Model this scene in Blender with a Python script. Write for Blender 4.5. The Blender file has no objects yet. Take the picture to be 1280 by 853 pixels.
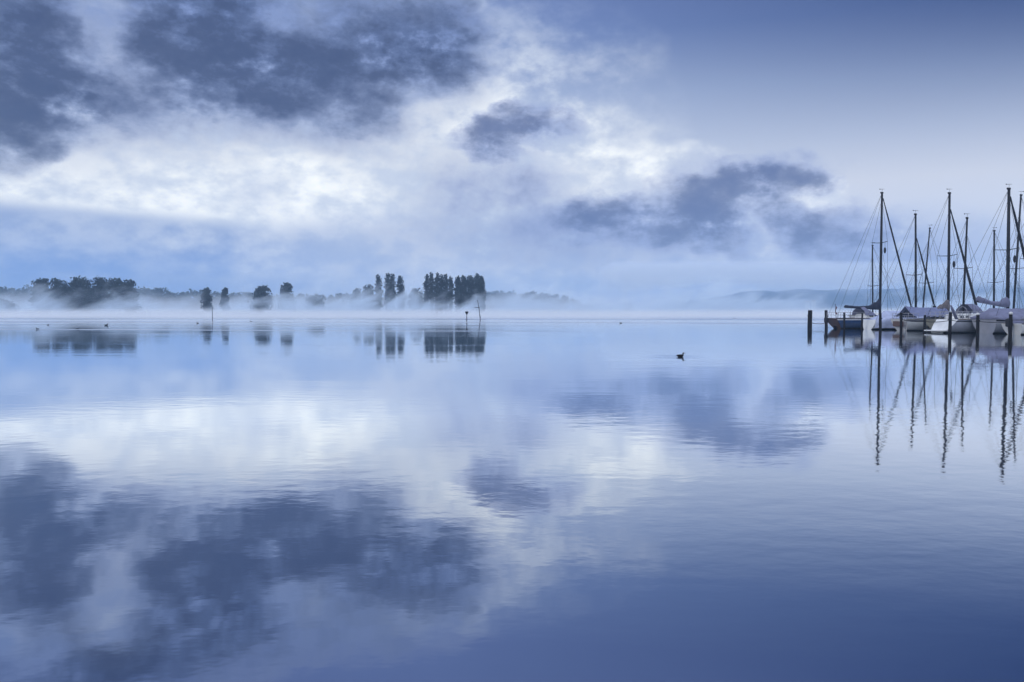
import bpy, bmesh, math, random
from mathutils import Vector, Matrix, noise as mnoise
R = math.radians
random.seed(7)
sc = bpy.context.scene
C = sc.collection

# ------------------------------------------------------------------ camera
F = 995.5          # focal length in photo pixels (28 mm on a 36 mm, 1280 px wide frame)
H = 1.7            # eye height above the water
YH = 388.5         # photo row of the horizon
PITCH = math.atan((426.5 - YH) / F)
cam = bpy.data.cameras.new('camera')
cam.lens = 28; cam.sensor_width = 36; cam.sensor_fit = 'HORIZONTAL'
cam.clip_start = 0.1; cam.clip_end = 20000
co = bpy.data.objects.new('camera', cam); C.objects.link(co)
co.location = (0, 0, H); co.rotation_euler = (R(90) - PITCH, 0, 0)
sc.camera = co

def ray(px, py):
    """world direction of a photo pixel, scaled so that y = 1"""
    cx, cz = (px - 640) / F, (426.5 - py) / F
    c, s = math.cos(PITCH), math.sin(PITCH)
    y = c + cz * s; z = -s + cz * c
    return cx / y, z / y
def pt(px, py, d):
    a, b = ray(px, py); return Vector((a * d, d, H + b * d))
def wl(px, py):
    """point on the water under a photo pixel"""
    a, b = ray(px, py); d = -H / b; return Vector((a * d, d, 0))

# ------------------------------------------------------------------ node helpers
def S(r, g, b, k=1.0):
    f = lambda c: (c / 12.92 if c <= .04045 else ((c + .055) / 1.055) ** 2.4) * k
    return (f(r / 255), f(g / 255), f(b / 255), 1)

class NT:
    def __init__(s, tree): s.t = tree; s.n = tree.nodes; s.l = tree.links
    def put(s, sock, v):
        if v is None: return
        if isinstance(v, bpy.types.NodeSocket): s.l.new(v, sock)
        else: sock.default_value = v
    def math(s, op, a, b=None, c=None, clamp=False):
        n = s.n.new('ShaderNodeMath'); n.operation = op; n.use_clamp = clamp
        for i, v in enumerate((a, b, c)): s.put(n.inputs[i], v)
        return n.outputs[0]
    def vmath(s, op, a, b=None):
        n = s.n.new('ShaderNodeVectorMath'); n.operation = op
        s.put(n.inputs[0], a); s.put(n.inputs[1], b)
        return n.outputs[0]
    def scale(s, a, k):
        n = s.n.new('ShaderNodeVectorMath'); n.operation = 'SCALE'
        s.put(n.inputs[0], a); s.put(n.inputs['Scale'], k); return n.outputs[0]
    def mix(s, f, a, b, mode='MIX'):
        n = s.n.new('ShaderNodeMix'); n.data_type = 'RGBA'; n.blend_type = mode
        s.put(n.inputs[0], f); s.put(n.inputs[6], a); s.put(n.inputs[7], b); return n.outputs[2]
    def step(s, v, lo, hi, a=0.0, b=1.0, kind='SMOOTHSTEP'):
        n = s.n.new('ShaderNodeMapRange'); n.interpolation_type = kind
        for i, x in enumerate((v, lo, hi, a, b)): s.put(n.inputs[i], x)
        return n.outputs[0]
    def ramp(s, f, stops):
        n = s.n.new('ShaderNodeValToRGB'); e = n.color_ramp.elements
        while len(e) < len(stops): e.new(.5)
        for i, (p, c) in enumerate(stops): e[i].position = p; e[i].color = c
        s.put(n.inputs[0], f); return n.outputs[0]
    def noise(s, vec, scale, detail=4, rough=.5, out=0, dist=0.0):
        n = s.n.new('ShaderNodeTexNoise'); s.put(n.inputs['Vector'], vec)
        n.inputs['Scale'].default_value = scale; n.inputs['Detail'].default_value = detail
        n.inputs['Roughness'].default_value = rough; n.inputs['Distortion'].default_value = dist
        return n.outputs[out]
    def blob(s, vec, cx, cy, rx, ry, rot=0.0):
        m = s.n.new('ShaderNodeMapping'); m.vector_type = 'TEXTURE'
        s.put(m.inputs[0], vec)
        m.inputs['Location'].default_value = (cx, cy, 0)
        m.inputs['Rotation'].default_value = (0, 0, R(rot))
        m.inputs['Scale'].default_value = (rx, ry, 1)
        g = s.n.new('ShaderNodeTexGradient'); g.gradient_type = 'SPHERICAL'
        s.l.new(m.outputs[0], g.inputs[0]); return g.outputs['Fac']

# ------------------------------------------------------------------ sky
SUN_EL, SUN_AZ = 20.0, -105.0       # azimuth measured from straight ahead, minus = left
world = bpy.data.worlds.new('World'); sc.world = world; world.use_nodes = True
w = NT(world.node_tree); w.n.clear()
K = 17.366                          # chart units per degree (about a photo pixel)
def chart(px, py):
    a, b = ray(px, py)
    return 640 + math.degrees(math.atan(a)) * K, 388.5 - math.degrees(math.atan(b / math.hypot(a, 1))) * K
tc = w.n.new('ShaderNodeTexCoord'); D = tc.outputs['Generated']
sep = w.n.new('ShaderNodeSeparateXYZ'); w.l.new(D, sep.inputs[0])
az = w.math('ARCTAN2', sep.outputs[0], sep.outputs[1])
el = w.math('ARCSINE', sep.outputs[2])
U = w.math('MULTIPLY_ADD', az, math.degrees(1) * K, 640.0)
V = w.math('MULTIPLY_ADD', el, -math.degrees(1) * K, 388.5)
cb = w.n.new('ShaderNodeCombineXYZ'); w.l.new(U, cb.inputs[0]); w.l.new(V, cb.inputs[1])
Dn = w.vmath('MULTIPLY', D, (1.0, 1.0, 1.7))
wc1 = w.vmath('SUBTRACT', w.noise(Dn, 6.0, 3, .55, 1), (.5, .5, .5))
wc2 = w.vmath('SUBTRACT', w.noise(Dn, 24.0, 5, .62, 1), (.5, .5, .5))
flat = lambda v, a, b: w.vmath('MULTIPLY', v, (a, b, 0.0))
P0 = cb.outputs[0]
P1 = w.vmath('ADD', P0, flat(wc1, 120.0, 80.0))
P2 = w.vmath('ADD', w.vmath('ADD', P0, flat(wc1, 70.0, 44.0)), flat(wc2, 56.0, 40.0))
fbm = w.noise(Dn, 13.0, 8, .60)
fbm2 = w.noise(w.vmath('ADD', Dn, (3.1, 1.7, 5.2)), 32.0, 7, .56)
fbm3 = w.noise(w.vmath('ADD', w.vmath('MULTIPLY', Dn, (1.0, 1.0, .8)), (7.7, .4, 2.9)), 75.0, 6, .6)
fb = w.math('SUBTRACT', fbm, .5); fb2 = w.math('SUBTRACT', fbm2, .5); fb3 = w.math('SUBTRACT', fbm3, .5)
puff = w.math('MULTIPLY_ADD', fb, 3.5, w.math('MULTIPLY_ADD', fb2, 2.0, w.math('MULTIPLY', fb3, .7)))   # about -1 .. 1
def cover(f_, k, base=1.0):
    """optical depth of a cloud layer broken by the shared noise, and its opacity"""
    d = w.math('MAXIMUM', w.math('MULTIPLY', f_, w.math('ADD', puff, base)), 0.0)
    return d, w.math('SUBTRACT', 1.0, w.math('POWER', math.e, w.math('MULTIPLY', d, -k)))

def field(vec, blobs):
    tot = None
    for (px, py, rx, ry, rot, amp) in blobs:
        u, v = chart(px, py)
        k = math.cos(math.atan((px - 640) / F)) ** 2
        g = w.blob(vec, u, v, rx * k, ry, rot)
        tot = w.math('MULTIPLY', g, amp) if tot is None else w.math('MULTIPLY_ADD', g, amp, tot)
    return tot

# clear dawn sky: pale by the horizon, deepening upwards
ce = w.step(el, R(-2), R(40), kind='LINEAR')
p = lambda deg: (deg + 2) / 42
clear = w.ramp(ce, [(p(0), S(186, 202, 236)), (p(4), S(212, 220, 240)), (p(8.5), S(224, 228, 240)), (p(11.5), S(202, 213, 236)),
                    (p(15), S(174, 191, 226)), (p(19), S(122, 145, 199)), (p(23), S(108, 128, 186)), (p(30), S(104, 124, 180)), (p(40), S(96, 116, 176))])
nish = w.n.new('ShaderNodeTexSky'); nish.sky_type = 'NISHITA'; nish.sun_disc = False
nish.sun_elevation = R(SUN_EL); nish.sun_rotation = R(SUN_AZ)
# darker towards the upper right
side = w.step(U, 540.0, 1260.0, kind='LINEAR')
up = w.math('MULTIPLY', w.step(V, 290.0, 20.0), w.step(V, -130.0, 0.0, .45, 1.0))
clear = w.mix(w.math('MULTIPLY', w.math('MULTIPLY', side, up), 1.0), clear, S(16, 44, 108))
clear = w.mix(.06, clear, w.mix(1.0, nish.outputs[0], (.09, .09, .10, 1), 'MULTIPLY'))

# thin bright veil of lit cloud
veil = field(P1, [(60, 235, 330, 120, 0, 1.5), (300, 215, 340, 130, 0, 1.5), (540, 215, 240, 170, 0, 1.2), (480, 270, 280, 80, 0, .9), (150, 120, 240, 150, 0, .8),
                  (640, 265, 220, 100, 0, 1.0), (330, 90, 360, 150, 0, .7), (540, 60, 110, 90, 0, .3), (640, 130, 220, 130, 0, .3), (1005, 246, 70, 44, 0, 1.0), (940, 288, 120, 60, 0, .9), (780, 235, 200, 60, 0, .6), (140, 30, 80, 90, 0, .5)])
_, veil_m = cover(veil, 2.6, 1.1)
lift = w.step(w.math('MULTIPLY_ADD', fb, 140.0, V), 30.0, 215.0)
vt = w.step(w.math('MULTIPLY_ADD', fb2, .8, fb), -.26, .24)
veil_c = w.mix(lift, w.mix(vt, S(128, 148, 196), S(200, 213, 236)), w.mix(vt, S(212, 222, 238), S(249, 250, 245, 1.24)))
col = w.mix(veil_m, clear, veil_c)

# pale blue cloud body low over the water
low = field(P1, [(700, 335, 420, 80, 0, 1.2), (960, 328, 330, 70, 0, 1.2), (1120, 316, 170, 60, 0, 1.0), (560, 305, 300, 50, 0, .5), (820, 290, 200, 50, 0, .6)])
_, low_m = cover(low, 2.0, 1.0)
low_c = w.mix(w.step(w.math('ADD', fb, fb2), -.22, .22), S(166, 184, 222), S(210, 218, 237))
col = w.mix(w.math('MULTIPLY', low_m, .9), col, low_c)

# smoky grey wash under the deck and through the middle
wash = field(P1, [(60, 110, 240, 120, 0, 1.1), (270, 110, 260, 100, 0, 1.1), (430, 100, 200, 110, 0, 1.0), (570, 70, 90, 90, 0, .5), (480, 190, 130, 70, 0, .5),
                  (640, 250, 170, 80, 0, .9), (560, 240, 110, 60, 0, .5), (560, 305, 220, 40, 0, .4), (720, 300, 150, 40, 0, .5), (250, 160, 260, 40, 0, .4)])
wk, wash_m = cover(wash, .85, .95)
col = w.mix(w.math('MULTIPLY', wash_m, .85), col, S(124, 142, 188))

# broken grey cloud: upper left deck, small scud in the middle, rolls on the right
dark = field(P2, [(45, 32, 100, 60, 0, 1.2), (20, 100, 130, 95, 0, 1.2), (85, 108, 90, 40, 0, .9), (5, 160, 90, 60, 0, .9), (130, 134, 160, 38, 0, .6), (250, 140, 100, 36, 0, .35),
                  (235, 55, 120, 80, 0, 1.3), (295, 22, 90, 60, 0, 1.3), (195, 20, 60, 50, 0, .6), (255, 95, 110, 50, 0, .6),
                  (345, 92, 110, 50, -8, .95), (440, 80, 160, 70, -10, 1.35), (530, 60, 90, 66, -10, 1.2), (335, 140, 80, 44, 0, .3), (480, 148, 60, 36, 0, .5), (420, 150, 90, 50, 0, .4),
                  (575, 60, 50, 70, 0, .35), (430, 20, 80, 40, 0, .3), (240, -50, 420, 50, 0, .9), (90, -70, 240, 60, 0, .6)])
dk, dark_m = cover(dark, 2.1, .95)
dark_c = w.ramp(w.step(dk, .0, 1.5, kind='LINEAR'), [(0, S(168, 182, 216)), (.25, S(112, 130, 176)), (.55, S(76, 94, 138)), (1, S(54, 69, 110))])
col = w.mix(w.math('MULTIPLY', dark_m, .97), col, dark_c)
roll = field(P2, [(668, 154, 80, 30, 4, 2.3), (612, 178, 50, 34, -10, 1.8), (655, 205, 70, 44, 0, .5), (650, 258, 110, 50, 0, .5), (560, 245, 70, 40, 0, .35),
                  (748, 272, 80, 38, 0, 1.4), (815, 262, 110, 46, 0, .8),
                  (892, 232, 84, 46, 0, 1.2), (968, 216, 96, 32, 0, 1.4), (1020, 226, 46, 26, 20, .9), (925, 250, 70, 46, 0, .7),
                  (845, 288, 74, 42, 0, .9), (893, 282, 36, 70, -38, 1.2), (972, 262, 40, 66, -30, 1.0), (1000, 292, 80, 40, 0, .7),
                  (1065, 290, 90, 40, 0, .9), (1120, 315, 130, 46, 0, .7), (690, 310, 130, 40, 0, .4), (330, 240, 60, 36, 0, .25)])
rk, roll_m = cover(roll, 1.5, .9)
roll_c = w.ramp(w.step(rk, .0, 1.5, kind='LINEAR'), [(0, S(172, 187, 222)), (.3, S(132, 150, 202)), (.65, S(100, 118, 170)), (1, S(80, 98, 148))])
col = w.mix(w.math('MULTIPLY', roll_m, .96), col, roll_c)

# stratus bank with a level top, left
edge = w.math('MULTIPLY_ADD', fb2, 18.0, w.math('MULTIPLY_ADD', fb, 30.0, V))
topy = w.math('MULTIPLY_ADD', w.math('SUBTRACT', U, 60.0), .045, 268.0)
bank_m = w.math('MULTIPLY', w.step(w.math('SUBTRACT', edge, topy), -4.0, 16.0), w.step(w.math('MULTIPLY_ADD', fb, 300.0, U), 180.0, 560.0, 1.0, 0.0))
bank_m = w.math('MULTIPLY', bank_m, w.step(w.math('ADD', fb, w.math('MULTIPLY', fb2, .6)), -.3, .15, 1.0, .72))
bank_c = w.ramp(w.step(V, 262.0, 388.0, kind='LINEAR'), [(0, S(158, 176, 212)), (.3, S(140, 164, 212)), (.6, S(112, 150, 216)), (1, S(106, 146, 216))])
col = w.mix(bank_m, col, bank_c)

# overhead and behind the camera: unseen cloud deck, brightened to lift the haze, broken by noise
back = w.math('MAXIMUM', w.step(el, R(36), R(62)), w.step(w.math('ABSOLUTE', az), R(62), R(110)))
deck = w.mix(w.step(w.math('ADD', fb, fb2), -.2, .2), S(190, 206, 240, 1.5), S(236, 242, 252, 1.5))
col = w.mix(back, col, deck)
bg = w.n.new('ShaderNodeBackground'); bg.inputs['Strength'].default_value = .1
w.l.new(w.scale(col, 10.0), bg.inputs['Color'])
out = w.n.new('ShaderNodeOutputWorld'); w.l.new(bg.outputs[0], out.inputs['Surface'])

# ------------------------------------------------------------------ sun, exposure
sl = bpy.data.lights.new('sun', 'SUN'); sl.energy = .5; sl.angle = R(20); sl.color = (1.0, .93, .86)
so = bpy.data.objects.new('sun', sl); C.objects.link(so)
so.rotation_euler = (R(90 - SUN_EL), 0, R(180 - SUN_AZ)); so.location = (-200, -60, 100)
vs = sc.view_settings
sc.display_settings.display_device = 'sRGB'
vs.view_transform = 'Standard'; vs.look = 'None'; vs.exposure = 0; vs.gamma = 1; vs.use_curve_mapping = False
sc.render.engine = 'CYCLES'
cy = sc.cycles
cy.max_bounces = 6; cy.volume_bounces = 3; cy.diffuse_bounces = 2; cy.glossy_bounces = 3; cy.transparent_max_bounces = 8
cy.use_denoising = True; cy.caustics_reflective = False; cy.caustics_refractive = False
cy.volume_step_rate = 1.0; cy.volume_max_steps = 128

# ------------------------------------------------------------------ materials
def mat(name, c, rough=.6, spec=.4, var=.25, vscale=6.0, bump=0.0, metal=0.0):
    m = bpy.data.materials.new(name); m.use_nodes = True
    t = NT(m.node_tree); b = t.n['Principled BSDF']
    g = t.n.new('ShaderNodeTexCoord').outputs['Object']
    nz = t.noise(g, vscale, 5, .6)
    lo = tuple(x * (1 - var) for x in c[:3]) + (1,); hi = tuple(min(1, x * (1 + var)) for x in c[:3]) + (1,)
    t.l.new(t.mix(t.step(nz, .25, .75), lo, hi), b.inputs['Base Color'])
    b.inputs['Roughness'].default_value = rough; b.inputs['Specular IOR Level'].default_value = spec
    b.inputs['Metallic'].default_value = metal
    if bump:
        bn = t.n.new('ShaderNodeBump'); bn.inputs['Strength'].default_value = 1; bn.inputs['Distance'].default_value = bump
        t.l.new(nz, bn.inputs['Height']); t.l.new(bn.outputs[0], b.inputs['Normal'])
    return m
M = dict(
    pile=mat('weathered_wood', (.013, .011, .012), .9, .2, .5, 9, .01),
    cap=mat('pile_cap', (.62, .62, .62), .6),
    spar=mat('dark_spar', (.010, .010, .014), .55, .25, .2),
    wire=mat('rigging_wire', (.03, .03, .04), .5),
    rope=mat('dark_rope', (.03, .028, .028), .9, .2),
    white=mat('white_gelcoat', (.78, .78, .76), .3, .5, .08, 2),
    cream=mat('cream_gelcoat', (.44, .42, .33), .35, .5, .15, 2),
    grey=mat('grey_and_shaded_white_gelcoat', (.42, .43, .48), .35, .5, .1, 2),
    blue=mat('blue_paint', (.012, .055, .17), .3, .5, .25, 3),
    wood=mat('varnished_wood', (.11, .060, .042), .4, .5, .4, 12),
    teak=mat('teak_deck', (.16, .12, .09), .8, .2, .3, 12),
    boot=mat('bottom_paint', (.02, .02, .024), .7, .3, .3, 4),
    red=mat('red_paint', (.22, .05, .045), .5),
    glass=mat('dark_window', (.012, .014, .02), .1, .6, .1),
    navy=mat('navy_canvas', (.035, .04, .065), .9, .1, .3, 3, .02),
    tan=mat('taupe_canvas', (.16, .14, .14), .9, .1, .25, 3, .02),
    tarp=mat('periwinkle_tarpaulin', (.17, .19, .31), .75, .2, .18, 2.2, .05),
    tarp2=mat('pale_tarpaulin', (.40, .44, .60), .7, .2, .16, 2.2, .06),
    tarp3=mat('lilac_tarpaulin', (.17, .175, .26), .75, .2, .18, 2.2, .05),
    steel=mat('steel_tube', (.3, .3, .33), .35, .5, .1),
    flag=mat('red_flag', (.10, .012, .03), .9),
    bird=mat('black_plumage', (.012, .012, .016), .7, .2, .4, 30),
    bill=mat('dark_bill', (.03, .028, .026), .5),
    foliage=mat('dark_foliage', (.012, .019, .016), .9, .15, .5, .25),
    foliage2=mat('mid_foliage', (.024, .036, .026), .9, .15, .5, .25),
    bark=mat('bark', (.05, .04, .032), .95, .1, .4, 3),
    shore=mat('reed_shore', (.06, .06, .045), .95, .1, .4, .2),
    hill=mat('hill_forest_haze_tint', (.020, .040, .075), .95, .1, .6, .012),  # forest colour with the blue of the haze mixed in
    wall=mat('white_render', (.55, .54, .52), .9, .1, .1),
    roof=mat('roof_tile', (.16, .09, .07), .9, .1, .25),
)

# ------------------------------------------------------------------ object helpers
def link(name, bm, m, parent=None, smooth=True):
    me = bpy.data.meshes.new(name)
    bmesh.ops.recalc_face_normals(bm, faces=bm.faces)
    bm.to_mesh(me); bm.free()
    for mm in (m if isinstance(m, (list, tuple)) else [m]): me.materials.append(mm)
    if smooth: me.polygons.foreach_set('use_smooth', [True] * len(me.polygons))
    o = bpy.data.objects.new(name, me); C.objects.link(o)
    if parent: o.parent = parent
    return o
def tag(o, label=None, cat=None, group=None, kind=None):
    for k, v in (('label', label), ('category', cat), ('group', group), ('kind', kind)):
        if v: o[k] = v
    return o
def empty(name, loc, rz, label, cat, group=None):
    o = bpy.data.objects.new(name, None); C.objects.link(o)
    o.location = loc; o.rotation_euler = (0, 0, rz); o.empty_display_size = .3
    return tag(o, label, cat, group)
def tube(bm, pts, r, n=7, cap=True):
    """tapered tube along a polyline; r is a number or one radius per point"""
    pts = [Vector(p) for p in pts]
    rs = r if isinstance(r, (list, tuple)) else [r] * len(pts)
    rings = []
    for i, q in enumerate(pts):
        d = (pts[min(i + 1, len(pts) - 1)] - pts[max(i - 1, 0)]).normalized()
        a = Vector((0, 0, 1)) if abs(d.z) < .9 else Vector((0, 1, 0))
        u = d.cross(a).normalized(); v = d.cross(u)
        rings.append([bm.verts.new(q + (u * math.cos(2 * math.pi * k / n) + v * math.sin(2 * math.pi * k / n)) * rs[i]) for k in range(n)])
    for A, B in zip(rings, rings[1:]):
        for k in range(n): bm.faces.new((A[k], A[(k + 1) % n], B[(k + 1) % n], B[k]))
    if cap: bm.faces.new(rings[0]); bm.faces.new(rings[-1])
def sag(a, b, s, n=10):
    a, b = Vector(a), Vector(b)
    return [a.lerp(b, i / n) - Vector((0, 0, s * 4 * (i / n) * (1 - i / n))) for i in range(n + 1)]
def grid(bm, rows, close=False):
    vr = [[bm.verts.new(q) for q in r] for r in rows]
    for A, B in zip(vr, vr[1:]):
        for k in range(len(A) - (0 if close else 1)):
            j = (k + 1) % len(A); bm.faces.new((A[k], A[j], B[j], B[k]))
    return vr
def box(bm, lo, hi, bev=0.0):
    c = [(lo[i] + hi[i]) / 2 for i in range(3)]; s = [hi[i] - lo[i] for i in range(3)]
    r = bmesh.ops.create_cube(bm, size=1, matrix=Matrix.Translation(c) @ Matrix.Diagonal((*s, 1)))
    if bev:
        es = {e for v in r['verts'] for e in v.link_edges}
        bmesh.ops.bevel(bm, geom=list(es), offset=bev, segments=2, affect='EDGES', profile=.5)

# ------------------------------------------------------------------ setting: water, haze, land
WX, WY0, WY1 = 2600, -300, 2400
bm = bmesh.new(); bm.faces.new([bm.verts.new(q) for q in ((-WX, WY0, 0), (WX, WY0, 0), (WX, WY1, 0), (-WX, WY1, 0))])
wm = bpy.data.materials.new('lake_water'); wm.use_nodes = True
t = NT(wm.node_tree); t.n.clear()
g = t.n.new('ShaderNodeTexCoord').outputs['Object']
sp = t.n.new('ShaderNodeSeparateXYZ'); t.l.new(g, sp.inputs[0])
n1 = t.noise(t.vmath('MULTIPLY', g, (.8, 1.2, 1)), 3.2, 3, .5)
n2 = t.noise(t.vmath('MULTIPLY', g, (.6, 1.3, 1)), .55, 3, .5)
patch = t.step(t.noise(t.vmath('MULTIPLY', g, (.25, 1.0, 1)), .12, 3, .5), .38, .68, .35, 1.5)
hgt = t.math('MULTIPLY', t.math('ADD', t.math('MULTIPLY', n1, .0021), t.math('MULTIPLY', n2, .0042)), patch)
dk_ = wl(850.5, 446.2)
rd = t.n.new('ShaderNodeVectorMath'); rd.operation = 'LENGTH'
t.l.new(t.vmath('SUBTRACT', g, (dk_.x - .25, dk_.y, 0)), rd.inputs[0])
ring = t.math('MULTIPLY', t.math('SINE', t.math('MULTIPLY', rd.outputs['Value'], 26.0)), t.math('MULTIPLY', t.step(rd.outputs['Value'], 1.7, .1), .0016))
hgt = t.math('ADD', hgt, ring)
# ruffled far water and a few narrow lanes of ripples
wob = t.math('MULTIPLY_ADD', t.math('SUBTRACT', t.noise(t.vmath('MULTIPLY', g, (.02, .05, 1)), 1.0, 3, .55), .5), 26.0, sp.outputs[1])
wob = t.math('MULTIPLY_ADD', sp.outputs[0], .10, wob)
def lane(c, half, s=1.0):
    return t.math('MULTIPLY', t.step(t.math('ABSOLUTE', t.math('SUBTRACT', wob, c)), half, half * .35), s)
leftish = t.step(sp.outputs[0], 12.0, -12.0)
ruf = t.math('MAXIMUM', t.step(wob, 135.0, 165.0), t.math('MULTIPLY', lane(66.0, 2.2, 1.0), leftish))
ruf = t.math('MAXIMUM', ruf, t.math('MULTIPLY', lane(88.0, 5.0, .6), leftish))
ruf = t.math('MAXIMUM', ruf, lane(113.0, 7.0, 1.0))
rough = t.math('MULTIPLY_ADD', ruf, .26, .03)
bn = t.n.new('ShaderNodeBump'); bn.inputs['Strength'].default_value = 1; bn.inputs['Distance'].default_value = 1
t.l.new(hgt, bn.inputs['Height'])
gl = t.n.new('ShaderNodeBsdfGlossy'); gl.distribution = 'GGX'
t.put(gl.inputs['Color'], (.92, .95, .98, 1)); t.l.new(rough, gl.inputs['Roughness']); t.l.new(bn.outputs[0], gl.inputs['Normal'])
df = t.n.new('ShaderNodeBsdfDiffuse'); df.inputs['Color'].default_value = (.018, .030, .066, 1)
fr = t.n.new('ShaderNodeFresnel'); fr.inputs['IOR'].default_value = 1.33
fac = t.step(fr.outputs[0], .02, .45, .50, 1.0, 'LINEAR')
mx = t.n.new('ShaderNodeMixShader'); t.l.new(fac, mx.inputs[0]); t.l.new(df.outputs[0], mx.inputs[1]); t.l.new(gl.outputs[0], mx.inputs[2])
ou = t.n.new('ShaderNodeOutputMaterial'); t.l.new(mx.outputs[0], ou.inputs['Surface'])
tag(link('water', bm, wm, smooth=False), kind='structure')

def volume(name, lo, hi, color, density, aniso=0.0, builder=None, step=None):
    bm = bmesh.new(); box(bm, lo, hi)
    m = bpy.data.materials.new(name); m.use_nodes = True; t = NT(m.node_tree); t.n.clear()
    pv = t.n.new('ShaderNodeVolumePrincipled'); pv.inputs['Color'].default_value = color
    pv.inputs['Density'].default_value = density; pv.inputs['Anisotropy'].default_value = aniso
    if builder: t.l.new(builder(t), pv.inputs['Density'])
    o = t.n.new('ShaderNodeOutputMaterial'); t.l.new(pv.outputs[0], o.inputs['Volume'])
    if step:
        m.cycles.volume_step_rate = step
    return tag(link(name, bm, m, smooth=False), kind='stuff')
volume('haze', (-WX - 20, WY0 - 20, -1.0), (WX + 20, WY1 + 20, 80), (.52, .74, 1.0, 1), .0005)

def sheet_density(y0, y1, top, kb, x1=1e4):
    """thin even sheet of steam lying on the water"""
    def f(t):
        g = t.n.new('ShaderNodeTexCoord').outputs['Object']
        s = t.n.new('ShaderNodeSeparateXYZ'); t.l.new(g, s.inputs[0])
        a = t.noise(t.vmath('MULTIPLY', g, (1, 1, 0)), .02, 2, .5)
        d = t.step(t.math('DIVIDE', s.outputs[2], t.math('MULTIPLY_ADD', a, top, top * .5)), 0.0, 1.0, 1.0, 0.0)
        e = t.math('MULTIPLY', t.step(s.outputs[1], y0, y0 + 40), t.step(s.outputs[1], y1, y1 - 12))
        e = t.math('MULTIPLY', e, t.step(s.outputs[0], x1, x1 - 150))
        return t.math('MULTIPLY', t.math('MULTIPLY', d, e), kb)
    return f
def plume_density(y0, y1, top, k, sc1, off):
    """torn wisps of steam fog drifting up and to the right"""
    def f(t):
        g = t.n.new('ShaderNodeTexCoord').outputs['Object']
        s = t.n.new('ShaderNodeSeparateXYZ'); t.l.new(g, s.inputs[0])
        c = t.n.new('ShaderNodeCombineXYZ')
        t.l.new(t.math('MULTIPLY_ADD', s.outputs[2], -.7, s.outputs[0]), c.inputs[0])
        t.l.new(t.math('MULTIPLY', s.outputs[1], .45), c.inputs[1]); t.l.new(t.math('MULTIPLY', s.outputs[2], 1.25), c.inputs[2])
        a = t.noise(c.outputs[0], sc1, 5, .62, 0, .5)
        b = t.noise(t.vmath('MULTIPLY', g, (1, .5, .3)), sc1 * .22, 2, .5)
        h = t.math('DIVIDE', s.outputs[2], top)
        d = t.math('SUBTRACT', t.math('ADD', t.math('MULTIPLY', a, 4.0), t.math('MULTIPLY', b, 2.6)), t.math('MULTIPLY_ADD', h, 1.25, off))
        d = t.math('ADD', d, t.step(s.outputs[0], -120.0, -50.0, 0.0, .15))
        e = t.math('MULTIPLY', t.step(s.outputs[1], y0, y0 + 10), t.step(s.outputs[1], y1, y1 - 8))
        return t.math('MULTIPLY', t.math('MULTIPLY', t.step(d, 0.0, 1.1), e), k)
    return f
MC = (.97, .985, 1.0, 1)
volume('mist', (-330, 150, .05), (170, 254, 3.6), MC, 0, 0.0, sheet_density(150, 254, 2.6, .030), 1.0)
volume('mist', (-260, 255, .05), (170, 296, 14), (.80, .90, 1.0, 1), 0, 0.0, plume_density(255, 296, 12.0, .095, .10, 2.62), .3)
volume('mist', (-900, 420, .05), (900, 640, 17), MC, 0, 0.0, sheet_density(420, 640, 15.0, .0065, 170), 1.0)
def cloud_density(t):
    g = t.n.new('ShaderNodeTexCoord').outputs['Object']
    s = t.n.new('ShaderNodeSeparateXYZ'); t.l.new(g, s.inputs[0])
    a = t.noise(t.vmath('MULTIPLY', g, (1, .4, 2.2)), .012, 5, .6)
    h = t.math('MULTIPLY_ADD', t.math('SUBTRACT', a, .5), 70.0, s.outputs[2])
    return t.math('MULTIPLY', t.math('MULTIPLY', t.step(h, 32.0, 74.0), t.step(s.outputs[2], 79.0, 70.0)), .020)
volume('low_cloud', (150, 1180, 4), (1900, 1395, 79), (.97, .985, 1.0, 1), 0, 0.0, cloud_density, 1.0)

# far hills: height fields standing well behind the shore
def hills(name, x0, x1, y0, y1, prof, seed):
    bm = bmesh.new(); nx, ny = 90, 14; rows = []
    for j in range(ny + 1):
        v = j / ny; row = []
        for i in range(nx + 1):
            u = i / nx; x = x0 + (x1 - x0) * u; y = y0 + (y1 - y0) * v
            z = prof(u) * (math.sin(min(1, v * 1.25) * math.pi / 2) ** .8)
            z *= 1 + .22 * mnoise.fractal(Vector((x * .008 + seed, y * .008, 0)), .8, 2.1, 5)
            row.append((x, y, max(z, -.3) if j else -.3))
        rows.append(row)
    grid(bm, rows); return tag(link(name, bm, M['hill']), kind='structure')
ss = lambda a, b, x: (lambda q: q * q * (3 - 2 * q))(max(0, min(1, (x - a) / (b - a))))
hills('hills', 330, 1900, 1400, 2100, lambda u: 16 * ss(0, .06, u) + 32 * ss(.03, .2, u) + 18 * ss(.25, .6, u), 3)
hills('hills', -2300, -250, 1500, 2250, lambda u: 58 * (1 - ss(.25, .9, u)) + 5 * (1 - ss(.9, 1, u)), 11)

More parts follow.
